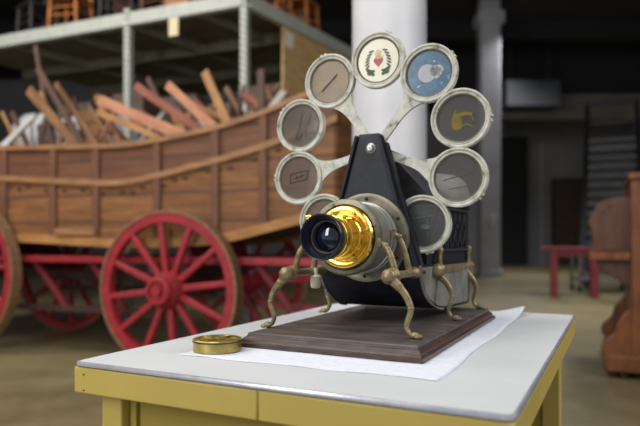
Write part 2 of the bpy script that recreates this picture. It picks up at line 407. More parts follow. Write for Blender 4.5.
for a in (.034, DW - .034 - .048):
    for c in (.034, DL - .034 - .06):
        b = MB(); b.box2((a, c, 0.012), (a + .048, c + .048, z0 + .002)); l = b.build('leg', 'mustard', desk, bevel=.004)
        b = MB(); b.lathe([(.014, 0), (.016, .004), (.016, .014)], (a + .024, c + .024, 0), 'z', 16); b.build('glide', 'chrome', l)
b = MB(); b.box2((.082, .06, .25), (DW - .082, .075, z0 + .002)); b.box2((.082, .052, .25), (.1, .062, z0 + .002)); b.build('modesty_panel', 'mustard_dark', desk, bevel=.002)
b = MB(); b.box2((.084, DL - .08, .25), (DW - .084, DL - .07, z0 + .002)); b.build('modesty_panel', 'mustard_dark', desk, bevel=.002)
for z in (TOP - .022, TOP - .05):
    b = MB(); b.lathe([(.0016, 0), (.0016, -.0012)], (.026, .0012, z), 'y', 10); b.build('rivet', 'gap', desk)

# ------------------------------------------------------------------ white tissue sheet on the desk
def tloc(px, py, z=TOP):      # desk-frame coordinates of a table pixel
    w = on_z(px, py, z) - A0; return (w.dot(U), w.dot(D))
c0, c1, c2_, c3 = tloc(176, 355), tloc(438, 381), tloc(524, 313.5), (tloc(176, 355)[0] + .03, tloc(524, 312)[1] - .04)
sheet = bpy.data.objects.new
b = MB(); nx, ny = 54, 66; grid = []
rnd = random.Random(3)
for j in range(ny + 1):
    for i in range(nx + 1):
        s_, t_ = i / nx, j / ny
        x = (1 - t_) * ((1 - s_) * c0[0] + s_ * c1[0]) + t_ * ((1 - s_) * c3[0] + s_ * c2_[0])
        y = (1 - t_) * ((1 - s_) * c0[1] + s_ * c1[1]) + t_ * ((1 - s_) * c3[1] + s_ * c2_[1])
        y += .004 * sin(s_ * 17) * (1 - t_) ** 8; x += .004 * sin(t_ * 15) * s_ ** 8
        inner = min(s_, 1 - s_, t_, 1 - t_)
        z = .0010 + .00018 * (sin(x * 60 + y * 23) + sin(y * 71 - x * 12)) - .0003 * max(0, 1 - inner / .03)
        if s_ > .8 and t_ > .8: z += .022 * ((s_ - .8) / .2 * (t_ - .8) / .2) ** 1.3
        grid.append(Vector((x, y, z)))
b.v = grid
for j in range(ny):
    for i in range(nx):
        k = j * (nx + 1) + i; b.f.append([k, k + 1, k + nx + 2, k + nx + 1]); b.m.append(0)
sh = b.build('tissue_sheet', 'cloth', smooth=180)
sh.location = A0 + Vector((0, 0, TOP)); sh.rotation_euler = (0, 0, YAW)
so = sh.modifiers.new('thick', 'SOLIDIFY'); so.thickness = .0003; so.offset = -1
tag(sh, 'white crinkled tissue sheet spread on the desk under the lantern base', 'sheet')

# ------------------------------------------------------------------ brass lens cap
pc = on_z(217.5, 351.0, TOP); capr = 24.5 * pc.y / F
CZ = 1.3
cap = thing('lens_cap', 'round brass lens cap lying on the desk beside the wooden base', 'lens cap', (pc.x, pc.y, TOP + .0021))
cap.scale = (1, 1, CZ)
b = MB(); b.lathe([(capr - .004, 0), (capr - .001, 0.0005), (capr - .001, .004), (capr - .001, .0046), (capr - .001, .0135), (capr, .014), (capr, .0168), (capr - .0015, .018), (capr - .007, .018), (capr - .008, .0155), (.0005, .0155)], (0, 0, 0), 'z', 56)
b.build('cap_body', 'brass_old', cap)
b = MB()
for k in range(1, 8):
    a = k * PI / 4 + .3; b.bar((.003 * cos(a), .003 * sin(a), .0165), ((capr - .009) * cos(a), (capr - .009) * sin(a), .0165), .0022, .0026, w2=.006)
b.lathe([(.006, .0155), (.006, .0185), (.004, .0195)], (0, 0, 0), 'z', 20); b.build('star_ornament', 'brass_old', cap)
b = MB(); b.lathe([(capr + .0002, .0142), (capr + .0004, .0150), (capr + .0002, .0158)], (0, 0, 0), 'z', 56, close=True); b.build('rim_line', 'gap', cap)

# ------------------------------------------------------------------ the magic lantern
OL = A0 + U * .3625 + D * .586; OL.z = TOP + .0014
LN = thing('magic_lantern', 'antique brass lensed slide lantern with a wheel of painted glass slides on carved base', 'slide lantern', OL, YAW)
def R4(x0, y0, x1, y1, z, i): return [Vector((x0 + i, y0 + i, z)), Vector((x1 - i, y0 + i, z)), Vector((x1 - i, y1 - i, z)), Vector((x0 + i, y1 - i, z))]
bx0, bx1, by0, by1 = -.177, .211, -.339, .343
b = MB(); b.loft([R4(bx0, by0, bx1, by1, z, i) for z, i in ((0, .002), (.001, 0), (.0085, 0), (.0095, .002), (.0095, .005), (.0115, .006), (.0145, .0065), (.018, .0085), (.0205, .011), (.0215, .014), (.0235, .0145))], cap=True)
b.build('base_molding', 'base_edge', LN, smooth=20)
BZ = .0285
b = MB(); b.loft([R4(bx0, by0, bx1, by1, z, i) for z, i in ((.0232, .0155), (.0262, .0155), (.0277, .0165), (BZ, .0185))]); b.build('base_board', 'base_wood', LN, smooth=20)

# front housing : tapering black box
HZ0, HZ1 = .15, .462
def trap(z, w, y0, y1): return [Vector((-w, y0, z)), Vector((w, y0, z)), Vector((w, y1, z)), Vector((-w, y1, z))]
b = MB(); b.loft([trap(HZ0, .118, -.07, -.034), trap(HZ1 - .012, .028, -.07, -.034), trap(HZ1, .025, -.066, -.036)]); b.build('front_housing', 'black', LN, smooth=20, bevel=.002)
for s in (-1, 1):
    b = MB(); b.bar((s * .112, -.0735, HZ0), (s * .027, -.0735, HZ1 - .004), .007, .01, up=(0, 1, 0)); b.build('housing_rail', 'black', LN, bevel=.002)
    b = MB(); b.bar((s * .123, -.043, HZ0 - .01), (s * .034, -.043, HZ1 - .02), .02, .009, up=(1, 0, 0)); b.build('housing_side_strip', 'black_soft', LN, bevel=.002)
b = MB(); b.lathe([(.012, 0), (.012, -.002), (.0085, -.003), (.008, -.007), (.006, -.009), (.0005, -.0095)], (.007, -.07, .427), 'y', 20); pv = b.build('pivot_bolt', 'steel', LN)
b = MB(); b.lathe([(.0022, 0), (.0022, -.0035)], (.007, -.0778, .427), 'y', 6); b.build('bolt_head', 'steel_dark', pv)

def tap(b, k=.17):
    for v in b.v: v.x *= 1 + k * min(1, max(0, v.y / .33))
    return b
# lower body with a front that curves under
prof = [(-.07, .16), (-.068, .14), (-.058, .12), (-.038, .098), (-.008, .079), (.026, .064), (.062, .053), (.1, .048), (.31, .043), (.33, .047), (.33, .16)]
b = MB(); b.prism([(p[0], p[1]) for p in prof], (-.122, 0, 0), (0, 1, 0), (0, 0, 1), (1, 0, 0), .244)
b.mi = 1
for s in (-1, 1):
    b.prism([(p[0] * .94 + .006, .112 + (p[1] - .112) * .9) for p in prof], (s * .122, 0, 0), (0, 1, 0), (0, 0, 1), (s, 0, 0), .0025)
tap(b); b.build('lower_body', ['black', 'iron_grey'], LN, smooth=30)
for s in (-1, 1):
    b = MB(); b.tube([(s * .123, p[0], p[1]) for p in bez([(q[0], q[1], 0) for q in prof[:8]], 4)], .0032, 8); tap(b); b.build('curved_bead', 'iron_grey', LN)
# lamp house above
b = MB(); b.loft([R4(-.118, -.002, .118, .338, z, i) for z, i in ((.158, 0), (.3, 0), (.304, -.004), (.312, -.004), (.316, 0.003))]); lh = tap(b).build('lamp_house', 'black', LN, smooth=20)
for s in (-1, 1):
    b = MB()
    for k in range(7):
        yy = .03 + k * .042
        for zz, hh in ((.2, .045), (.25, .04)):
            b.prism([(yy - .019, zz), (yy, zz + hh), (yy + .019, zz), (yy + .012, zz), (yy, zz + hh * .62), (yy - .012, zz)], (s * .118, 0, 0), (0, 1, 0), (0, 0, 1), (s, 0, 0), .004)
    b.bar((s * .12, 0, .192), (s * .12, .316, .192), .006, .006); b.bar((s * .12, 0, .296), (s * .12, .316, .296), .006, .006)
    tap(b); b.build('chevron_ornament', 'black_soft', lh)
# peaked hood just behind the wheel
b = MB()
def peak(y, k, zt): return [Vector((x * k, y, z)) for x, z in ((-.118, .312), (-.112, .33), (-.06, .39 + (zt - .44) * .5), (-.02, zt), (.02, zt), (.06, .39 + (zt - .44) * .5), (.112, .33), (.118, .312))]
b.loft([peak(.02, .97, .43), peak(.03, 1, .436), peak(.14, 1, .436), peak(.17, .98, .41), peak(.18, .95, .38)]); b.build('peaked_hood', 'black_soft', LN, smooth=40)
# pale ruffled cloth over the rear
b = MB(); rings = []
for j in range(25):
    y = .185 + j * .0066; bulge = sin(PI * (j + 1.5) / 27) ** .5
    ring = []
    for i in range(25):
        a = PI * i / 24; rr = 1 + .045 * sin(j * 1.9 + 2.2 * sin(a * 2)) 
        ring.append(Vector((-.13 * math.copysign(abs(cos(a)) ** .55, cos(a)) * (.75 + .25 * bulge), y, .312 + .086 * max(0, sin(a)) ** .45 * bulge * rr)))
    rings.append(ring)
b.loft(rings); tap(b, .2); b.build('rear_cloth', 'hoodcloth', LN, smooth=180)

# the slide wheel
WY, WZ, WR = -.018, .4305, .2125; RO, RI = .067, .053; WROT = math.radians(2.5); WX = -.004; AS = 1.07
b = MB()
pr = [(RI, .004), (RI - .001, .0), (RI, -.004), (RI + .0035, -.0055), (RI + .006, -.0045), (RO - .004, -.0085), (RO - .001, -.008), (RO, -.006), (RO, .006), (RO - .001, .008), (RI + .003, .008)]
slots = []
for k in range(10):
    a = k * PI / 5 + WROT; c = (WX + WR * sin(a), WY, WZ + WR * cos(a)); slots.append((a, c))
    b.lathe(pr, c, 'y', 48, close=True)
    # webs where neighbouring rings meet
    a2 = a + PI / 10; rm = WR * cos(PI / 10); c2 = Vector((WX + rm * sin(a2), WY - .005, WZ + rm * cos(a2)))
    e1 = Vector((sin(a2), 0, cos(a2))); e2 = Vector((cos(a2), 0, -sin(a2)))
    b.prism([(-.019, -.006), (-.013, -.0035), (.013, -.0035), (.019, -.006), (.019, .006), (.013, .0035), (-.013, .0035), (-.019, .006)], c2, e1, e2, (0, 1, 0), .01)
    # outer lugs with a notch
    e1 = Vector((sin(a + .32), 0, cos(a + .32))); e2 = Vector((cos(a + .32), 0, -sin(a + .32)))
    for q in (-.007, .004):
        b.prism([(RO - .003, q), (RO + .003, q), (RO + .003, q + .005), (RO - .003, q + .005)], Vector(c) - Vector((0, .006, 0)), e1, e2, (0, 1, 0), .012)
for k in (1, 3, 5, 7, 9):
    a = k * PI / 5 + WROT; e1 = Vector((sin(a), 0, cos(a))); e2 = Vector((cos(a), 0, -sin(a)))
    pts = []
    r0, r1 = .012, WR - RO + .012
    for i in range(13):
        t = i / 12; pts.append((r0 + (r1 - r0) * t, .008 + .0265 * t ** 5.2 + .002 * (1 - t)))
    poly = pts + [(x, -y) for x, y in reversed(pts)]
    # leave the open round of the ring clear by ending the flare on its rim
    poly2 = []
    for x, y in poly:
        dd = math.hypot(x - WR, y)
        if dd < RO - .004:
            x = WR - math.sqrt(max(0, (RO - .004) ** 2 - y * y))
        poly2.append((x, y))
    b.prism(poly2, Vector((WX, WY - .004, WZ)), e1, e2, (0, 1, 0), .009)
b.lathe([(.03, -.005), (.03, .006)], (WX, WY, WZ), 'y', 32)
b.mi = 1
for a, c in slots:
    b.lathe([(RI + .0035, -.0052), (RI + .001, -.0046), (RI - .0022, -.003), (RI - .0022, -.001), (RI + .0035, -.001)], c, 'y', 40, close=True)
wheel = b.build('slide_wheel', ['cream_iron', 'ring_olive'], LN, smooth=40)

def disc(r, n=40, x=0, z=0, sx=1., sz=1., rot=0.):
    out = []
    for i in range(n):
        a = 2 * PI * i / n; u, v = r * sx * cos(a), r * sz * sin(a)
        out.append((x + u * cos(rot) - v * sin(rot), z + u * sin(rot) + v * cos(rot)))
    return out
def strip(x0, z0, x1, z1, w, w2=None):
    w2 = w if w2 is None else w2
    d_ = Vector((x1 - x0, z1 - z0)).normalized(); n_ = Vector((-d_.y, d_.x))
    return [(x0 + n_.x * w / 2, z0 + n_.y * w / 2), (x0 - n_.x * w / 2, z0 - n_.y * w / 2), (x1 - n_.x * w2 / 2, z1 - n_.y * w2 / 2), (x1 + n_.x * w2 / 2, z1 + n_.y * w2 / 2)]
def slide(k, mats, art, label):
    a, c = slots[k]; c = Vector(c)
    b = MB(); b.lathe([(RI + .0005, -.0015), (RI + .0005, .0015)], c, 'y', 40)
    for mi, poly in art:
        b.mi = mi; b.prism([(x * AS, z * AS) for x, z in poly], c + Vector((0, -.0016, 0)), (1, 0, 0), (0, 0, 1), (0, -1, 0), .0005 + .00012 * mi)
    b.build('glass_slide', mats, wheel, label=label, smooth=30)
heart = [(.0115 * .52 * (16 * sin(t) ** 3) / 13, .011 * .6 * (13 * cos(t) - 5 * cos(2 * t) - 2 * cos(3 * t) - cos(4 * t)) / 13) for t in [2 * PI * i / 32 for i in range(32)]]
heart = [(x * 1.5 + .0005, z * 1.5 - .003) for x, z in heart]
art = [(2, heart)]
# open hand above the heart
for x, h, r in ((-.0062, .0125, -.35), (-.0025, .0165, -.1), (.0015, .0175, .06), (.0055, .015, .25)):
    art.append((3, strip(x * .6, .006, x + .01 * sin(r) * .4, .006 + h, .0031, .0022)))
art.append((3, strip(.006, .004, .0125, .0105, .003, .002)))
art.append((3, [(-.005, .004), (.006, .004), (.007, .009), (-.006, .009)]))
for s in (-1, 1):       # feathered sprays curling up each side with leaf clusters below
    for q in range(6):
        t = q / 5; aa = -.75 + 1.5 * t; cx_, cz_ = s * (.031 - .016 * (t - .35) ** 2 - .004 * t), -.013 + .034 * t
        art.append((1, disc(.0044, 12, cx_ - s * .004, cz_, 1.5, .5, s * (-.7 + .5 * t))))
    for x, z, r in ((.0165, -.024, .0062), (.0235, -.020, .0054), (.0125, -.030, .005), (.021, -.0275, .0056), (.0105, -.0225, .0034)):
        art.append((1, disc(r, 14, s * x, z, 1, .75, s * .4)))
slide(0, ['slide_cream', 'ink_green', 'heart', 'gilt'], art, 'cream slide painted with a red heart on a hand between dark leafy sprays')
art = [(1, disc(.0195, 32, -.004, .000))]
for x, z, r in ((.013, .004, .011), (.021, .008, .0075), (.022, -.001, .007), (.017, -.006, .007), (.027, .005, .005)): art.append((1, disc(r, 18, x, z)))
art += [(1, disc(.0025, 10, .012, .024)), (1, disc(.003, 12, -.022, -.026, 1.6, .6, .6))]
slide(1, ['slide_blue', 'moon', 'slide_cream'], art, 'blue slide painted with a pale moon and cloud')
art = [(1, [(-.018, -.020), (-.008, -.025), (.002, -.022), (.003, -.006), (-.001, .008), (-.006, .012), (-.015, .010), (-.019, -.002)]), (1, [(-.001, .002), (.010, .006), (.022, .004), (.027, .010), (.018, .012), (.006, .013), (-.004, .011)]), (1, strip(.002, -.016, .013, -.012, .005, .003)), (1, strip(.012, -.012, .026, -.020, .004, .002)), (1, strip(.022, .006, .027, -.008, .003, .002)), (1, strip(-.013, .010, -.009, .020, .004, .002)), (2, disc(.0032, 12, -.005, -.013))]
slide(2, ['slide_grey', 'yellow_paint', 'rust'], art, 'smoky slide painted with an olive yellow figure')
slide(3, ['slide_grey', 'plum'], [(1, strip(-.03, -.005, .03, .010, .0025)), (1, strip(-.02, -.024, .025, -.018, .002))], 'smoky grey slide with faint dark lines')
slide(4, ['slide_clear', 'ink_green'], [(1, strip(-.022, .012, .024, .018, .002)), (1, disc(.008, 14, .006, -.006, 1.4, .7))], 'cloudy clear slide low on the right of the wheel')
slide(5, ['slide_grey'], [], 'smoky slide at the bottom of the wheel')
slide(6, ['slide_green', 'ink'], [(1, strip(-.02, -.01, .01, .02, .003))], 'olive slide hidden behind the lens barrel')
art = [(1, strip(-.0235, -.012, .0215, -.0035, .003)), (1, strip(-.021, .010, .0225, .016, .003)), (1, strip(-.0235, -.014, -.0205, .0115, .003)), (1, strip(.0205, -.005, .024, .0175, .003)), (1, strip(-.014, -.002, .014, .005, .0022)), (1, disc(.0035, 10, -.004, .001)), (1, disc(.003, 10, .009, .005))]
slide(7, ['slide_brown', 'ink'], art, 'brownish slide drawn with a tilted black oblong box')
art = [(1, strip(-.010, -.036, .004, .030, .002)), (1, strip(-.003, -.034, .012, .012, .0035)), (2, [(.004, .004), (.022, .034), (.028, .024), (.016, -.006), (.012, -.026), (.004, -.022)]), (1, strip(-.014, -.030, -.010, -.014, .002))]
slide(8, ['slide_green', 'ink', 'plum'], art, 'olive slide with dark slanting strokes')
art = [(1, strip(-.020, -.021, .019, .014, .0044))]
slide(9, ['slide_tan', 'ink'], art, 'tan slide with one dark diagonal stick')

# ---- lens barrel
LZ = .2237 - .0014
def ring_l(name, prof, m, parent, seg=56, label=None, sm=30, close=False):
    b = MB(); b.lathe(prof, (0, 0, LZ), 'y', seg, close=close); return b.build(name, m, parent, smooth=sm, label=label)
brl = ring_l('lens_barrel', [(.076, -.07), (.076, -.092), (.0795, -.0935), (.0795, -.1), (.0765, -.1015), (.0765, -.118), (.079, -.119), (.079, -.124), (.0765, -.125), (.0765, -.192), (.07, -.194)], 'steel', LN)
ring_l('front_rim', [(.0765, -.188), (.08, -.189), (.0808, -.194), (.0805, -.2), (.077, -.203), (.07, -.204), (.066, -.199), (.062, -.199), (.062, -.19)], 'steel_dark', brl)
ring_l('mounting_flange', [(.1, -.0705), (.101, -.0795), (.1015, -.082), (.1005, -.0855), (.095, -.0865), (.091, -.0855), (.076, -.0855)], 'steel_dark', brl)
for k in range(6):
    a = k * PI / 3 + .5; b = MB(); b.lathe([(.004, 0), (.004, -.002), (.002, -.003)], (.088 * cos(a), -.0855, LZ + .088 * sin(a)), 'y', 12); b.build('flange_screw', 'gap', brl)
for k in range(4):
    a = k * PI / 2 + .35; b = MB(); b.lathe([(.0028, 0), (.0028, -.002), (.001, -.0026)], (.0725 * cos(a), -.2035, LZ + .0725 * sin(a)), 'y', 12); b.build('rim_screw', 'steel_dark', brl)
tub = ring_l('lens_tube', [(.066, -.199), (.0665, -.206), (.064, -.211), (.058, -.2125), (.0525, -.211), (.05, -.208), (.0475, -.208), (.0465, -.214), (.0445, -.2165), (.0435, -.219), (.0415, -.2195), (.0415, -.2545), (.0425, -.255), (.0425, -.258), (.0415, -.2585), (.0415, -.276), (.0435, -.277), (.0435, -.283), (.0425, -.284), (.0425, -.296), (.038, -.296), (.038, -.265)], 'brass', LN, seg=64)
ring_l('lens_hood', [(.0425, -.293), (.0438, -.296), (.0455, -.3), (.0458, -.315), (.0445, -.3175), (.0425, -.3165), (.0395, -.308), (.036, -.298), (.0352, -.288), (.033, -.2865), (.032, -.279), (.0285, -.278)], 'hood_black', tub, seg=64, close=True)
ring_l('retaining_ring', [(.0345, -.2885), (.0345, -.291), (.0325, -.2925), (.0305, -.2905), (.0305, -.286)], 'ring_olive', tub, close=True)
gp = [(.031 * sin(t * 1.2) / sin(1.2), -.2785 - .011 * (cos(t * 1.2) - cos(1.2)) / (1 - cos(1.2))) for t in [1 - i / 10 for i in range(11)]]
gp[-1] = (.0002, gp[-1][1]); ring_l('objective_lens', [(.031, -.276)] + gp, 'lens_glass', tub, sm=180)
# focusing pinion and small tabs on the tube
b = MB(); b.tube([(-.056, -.232, LZ + .038), (.03, -.232, LZ + .038)], .004, 12); b.lathe([(.002, 0), (.0105, .001), (.011, .003), (.011, .011), (.0095, .0125), (.0045, .0135), (.0045, .02)], (-.074, -.232, LZ + .038), 'x', 24); b.build('focus_knob', 'brass', tub)
b = MB(); b.box((.0, -.232, LZ + .0405), (.034, .024, .011)); b.build('pinion_box', 'brass', tub, bevel=.003)
for k, a in enumerate((1.1, 2.0, .25, -1.0)):
    b = MB(); b.box((.056 * cos(a), -.2125, LZ + .056 * sin(a)), (.008, .005, .008)); b.build('lug', 'brass_old', tub, bevel=.0015)

# ---- rails, brackets, legs
XR, XK, ZR = .114, .126, .1455
def finial_rail(x, y0, y1, name='rail', tilt=0.):
    """turned rail with acorn ends lying along y"""
    L_ = y1 - y0
    b = MB(); b.lathe([(.0005, 0), (.006, .0015), (.0125, .006), (.0152, .013), (.0135, .019), (.0142, .021), (.0158, .026), (.0142, .031), (.0165, .034), (.017, .04), (.0125, .047), (.0088, .052), (.0082, .06), (.0082, L_ - .03), (.011, L_ - .026), (.0135, L_ - .018), (.011, L_ - .01), (.006, L_ - .004), (.0005, L_)], (x, y0, ZR), 'y', 22)
    for v in b.v: v.x += tilt * (v.y - y0) / L_
    return b.build(name, 'bronze', LN)
def leg(s, y, xk, sh=.005):
    dx = xk - .111 + s * sh
    pts = bez([Vector((s * (x + dx), y, z)) for x, z in ((.106, ZR - .004), (.122, .128), (.139, .108), (.1475, .084), (.1415, .062), (.139, .05), (.145, .038), (.155, .0345))], 6)
    n = len(pts); rs = [.0088 - .0042 * min(1, i / (n * .72)) + (.0012 if i < 8 else 0) for i in range(n)]
    b = MB(); b.tube(pts, rs, 12)
    for (x, z, r) in ((.1475, .086, .0073), (.122, .128, .0105)):
        b.sphere((s * (x + dx), y, z), r, 12, 8, (1, 1, .75))
    lg = b.build('leg', 'bronze', LN, smooth=60)
    b = MB(); fx = .155 + dx
    b.sphere((s * fx, y, BZ + .0065), .0085, 14, 8, (1.15, 1, .8))
    for q in (-.0068, -.0023, .0023, .0068):
        b.sphere((s * (fx + .010 - abs(q) * .4), y + q, BZ + .0042), .0042, 10, 7, (1.6, .75, 1))
    b.build('lion_paw', 'bronze', lg, smooth=60)
for s in (-1, 1):
    finial_rail(s * XR + .003, -.27, -.072)
    leg(s, -.252, .119)
    for y in (-.208, -.122):
        h_ = -.012 if y < -.18 else .006
        pts = bez([(s * .079, y, LZ + h_), (s * .091, y, LZ + h_ - .004), (s * .104, y - .002, LZ - .028 + h_ * .5), (s * .115, y, ZR + .006)], 7)
        b = MB(); b.tube(pts, [.0046 + .003 * (i / len(pts)) for i in range(len(pts))], 12); b.box((s * .0815, y, LZ + h_ + .002), (.008, .015, .018)); b.sphere((s * .093, y, LZ + h_ - .005), .0072, 12, 8)
        b.build('bracket', 'bronze', LN, smooth=60)
    # rear rails against the body
    finial_rail(s * .1335, .008, .356, tilt=s * .008)
    for y in (.046, .312):
        leg(s, y, .127, .002)
        xb = .134 + .03 * (y - .03)
        b = MB(); b.tube([(s * xb, y + .004, ZR), (s * xb, y + .004, ZR + .022), (s * xb, y + .004, ZR + .04)], [.009, .0065, .0055], 12); b.sphere((s * xb, y + .004, ZR + .047), .0095, 14, 9, (1, 1, 1.15)); b.build('bracket', 'bronze', LN, smooth=60)
b = MB(); b.lathe([(.004, 0), (.0105, .001), (.0122, .006), (.0122, .026), (.009, .03), (.005, .031), (.005, .046)], (-.098, -.142, .108), 'z', 22); b.build('hanging_knob', 'porcelain', LN)

# ------------------------------------------------------------------ freight wagon
WYAW = math.radians(-20)
WO = Vector((-1.12, 4.45, 0)); WU = Vector((cos(WYAW), sin(WYAW), 0)); WD = Vector((-sin(WYAW), cos(WYAW), 0))
wag = thing('freight_wagon', 'old wooden freight wagon with curved plank sides and red spoked wheels', 'wagon', WO, WYAW)
def wloc(px, py, yl):
    """wagon-frame point where a pixel's ray meets the upright plane yl"""
    d_ = Vector(((px - CX) / F, 1, -(py - HOR) / F)); c = Vector((0, 0, H))
    t = ((WO + WD * yl - c).dot(WD)) / d_.dot(WD); w = c + d_ * t - WO
    return Vector((w.dot(WU), yl, w.z))
ztop = csm([(-3.6, 1.98), (-2.6, 1.80), (-1.765, 1.757), (-.9, 1.722), (-.424, 1.716), (.203, 1.778), (.6, 1.85), (.93, 1.943), (1.28, 2.05)])
zmid = csm([(-3.6, 1.68), (-2.6, 1.53), (-1.765, 1.50), (-.9, 1.435), (-.424, 1.427), (.203, 1.532), (.6, 1.61), (.9, 1.69), (1.28, 1.80)])
zbot = csm([(-3.6, 1.12), (-2.6, 1.03), (-1.54, .992), (-.66, .952), (-.424, .945), (.1, .96), (.447, .994), (.85, 1.085), (1.28, 1.18)])
ZT, ZM, ZB = (lambda t: interp(ztop, t)), (lambda t: interp(zmid, t)), (lambda t: interp(zbot, t))
T0, T1 = -3.6, 1.28
ts = [T0 + (T1 - T0) * i / 60 for i in range(61)]
SY = .12; WW = 1.05
def sidewall(name, f0, f1, y, th, m, off0=0, off1=0):
    b = MB(); b.loft([[Vector((t, y, f0(t) + off0)), Vector((t, y + th, f0(t) + off0)), Vector((t, y + th, f1(t) + off1)), Vector((t, y, f1(t) + off1))] for t in ts]); return b.build(name, m, wag, smooth=30)
for y, q in ((SY, -1), (SY + WW, 1)):
    sidewall('side_panel', ZB, ZM, y, .035, 'wagon'); sidewall('upper_side_panel', ZM, ZT, y, .03, 'wagon_up')
    o = -.03 if q < 0 else .0
    for f, hh, m in ((ZT, .028, 'wagon_rail'), (ZM, .034, 'wagon_rail'), (ZB, .05, 'wagon_ochre')):
        b = MB(); b.loft([[Vector((t, y + o, f(t) - hh)), Vector((t, y + o + .06, f(t) - hh)), Vector((t, y + o + .06, f(t) + hh * .4)), Vector((t, y + o, f(t) + hh * .4))] for t in ts]); b.build('rail', m, wag, smooth=30)
    for px in (-70, 5, 54, 97, 158, 216, 264, 306):
        t = wloc(px, 190, SY).x
        ys = y - .024 if q < 0 else y + .035
        b = MB(); b.loft([[Vector((t - .032, ys, z)), Vector((t + .032, ys, z)), Vector((t + .032, ys + .026, z)), Vector((t - .032, ys + .026, z))] for z in (ZB(t) + .01, ZM(t), ZT(t) - .01)]); b.build('rib', 'wagon_rib', wag, bevel=.005)
b = MB()
for i in range(46):
    t = -3.2 + i * .096
    if t > 1.2: continue
    
    if i % 4 != 3: b.box((t, SY - .004, ZM(t) - .07 - .012 * (i % 3)), (.04, .012, .02 + .006 * (i % 2)))
st_ = b.build('iron_staples', 'staple', wag, label='row of dark iron staples under the middle rail'); st_['kind'] = 'stuff'
b = MB(); b.loft([[Vector((t, SY + .02, ZB(t) - .01)), Vector((t, SY + WW + .02, ZB(t) - .01)), Vector((t, SY + WW + .02, ZB(t) + .04)), Vector((t, SY + .02, ZB(t) + .04))] for t in ts]); b.build('wagon_floor', 'dark_wood', wag)
for t in (T0, T1 - .03):
    b = MB(); b.box2((t, SY, ZB(t) + .02), (t + .03, SY + WW + .03, ZT(t) - .02)); b.build('end_panel', 'wagon', wag)
# running gear
def wheel_parts(x, y, R, flip=1):
    e = thing('wheel', '', ''); 
    for k in ('label', 'category'): del e[k]
    e.parent = wag; e.location = (x, y, R)
    b = MB(); b.lathe([(.09, .12), (.1, .10), (.125, .07), (.138, .03), (.138, -.03), (.125, -.07), (.105, -.1), (.1, -.15), (.093, -.157), (.072, -.157), (.068, -.135), (.036, -.135), (.036, -.17), (.0005, -.173)], (0, 0, 0), 'y', 32); b.build('hub', 'red', e)
    for z in (-.07, .075):
        b = MB(); b.lathe([(.12, z - .012), (.126, z - .01), (.126, z + .01), (.12, z + .012)], (0, 0, 0), 'y', 32); b.build('hub_band', 'red_dark', e)
    for k in range(12):
        a = 2 * PI * k / 12 + .12; c_, s_ = cos(a), sin(a)
        b = MB(); b.bar((.09 * c_, 0, .09 * s_), ((R - .07) * c_, -.02, (R - .07) * s_), .05, .058, up=(0, 1, 0), w2=.042, h2=.04); b.build('spoke', 'red', e, bevel=.008)
    b = MB(); b.lathe([(R - .085, -.045), (R - .015, -.045), (R - .015, .025), (R - .085, .025)], (0, 0, 0), 'y', 56, close=True); b.build('rim', 'red', e, bevel=.006)
    b = MB(); b.lathe([(R - .016, -.052), (R, -.052), (R, .05), (R - .016, .05)], (0, 0, 0), 'y', 56, close=True); b.build('tire', 'tire', e)
    return e
wheel_parts(0, 0, .588); wheel_parts(-2.14, 0, .673)
wheel_parts(0, 1.3, .588); wheel_parts(-2.14, 1.3, .673)
for x, R in ((0, .588), (-2.14, .673)):
    b = MB(); b.box2((x - .06, .09, R - .06), (x + .06, 1.2, R + .06)); b.build('axle', 'red_dark', wag, bevel=.008)
    b = MB(); b.box2((x - .07, .14, R + .06), (x + .07, 1.15, R + .17)); b.build('bolster', 'dark_wood', wag, bevel=.008)
    b = MB(); b.box2((x - .06, .2, R + .17), (x + .06, 1.1, ZB(x) - .01)); b.build('bolster', 'red_dark', wag, bevel=.008)
for y, m in ((.17, 'red'), (.62, 'red_dark'), (1.1, 'red_dark')):
    b = MB(); b.bar((-3.3, y, .80), (1.15, y, .80), .05, .055); b.build('sill_beam', m, wag, bevel=.006)
b = MB(); b.bar((-2.14, .62, .66), (0, .62, .6), .08, .08); b.build('reach_pole', 'dark_wood', wag)
for xa, xb in ((-1.5, -1.15), (-.9, -.55), (.35, .62), (.62, .95)):
    b = MB(); b.bar((xa, .22, .78), (xb, .25, .36), .045, .05); b.build('brace', 'red_dark', wag, bevel=.005)
for z, y in ((.38, .25), (.5, .85)):
    b = MB(); b.bar((-1.75, y, z), (-.1, y, z), .05, .05); b.build('brake_bar', 'dark_wood', wag)
b = MB(); b.bar((.1, .62, .62), (1.15, .35, .70), .07, .08); b.build('tongue', 'red', wag, bevel=.006)
b = MB(); b.bar((.35, .3, .5), (1.1, .25, .46), .05, .05); b.build('splinter_bar', 'red_dark', wag)
b = MB(); b.box2((-1.15, SY - .045, ZB(-1) + .03), (-.75, SY - .03, ZB(-1) + .09)); b.build('sill_plate', 'wagon_rail', wag, label='pale worn plate on the ochre sill')

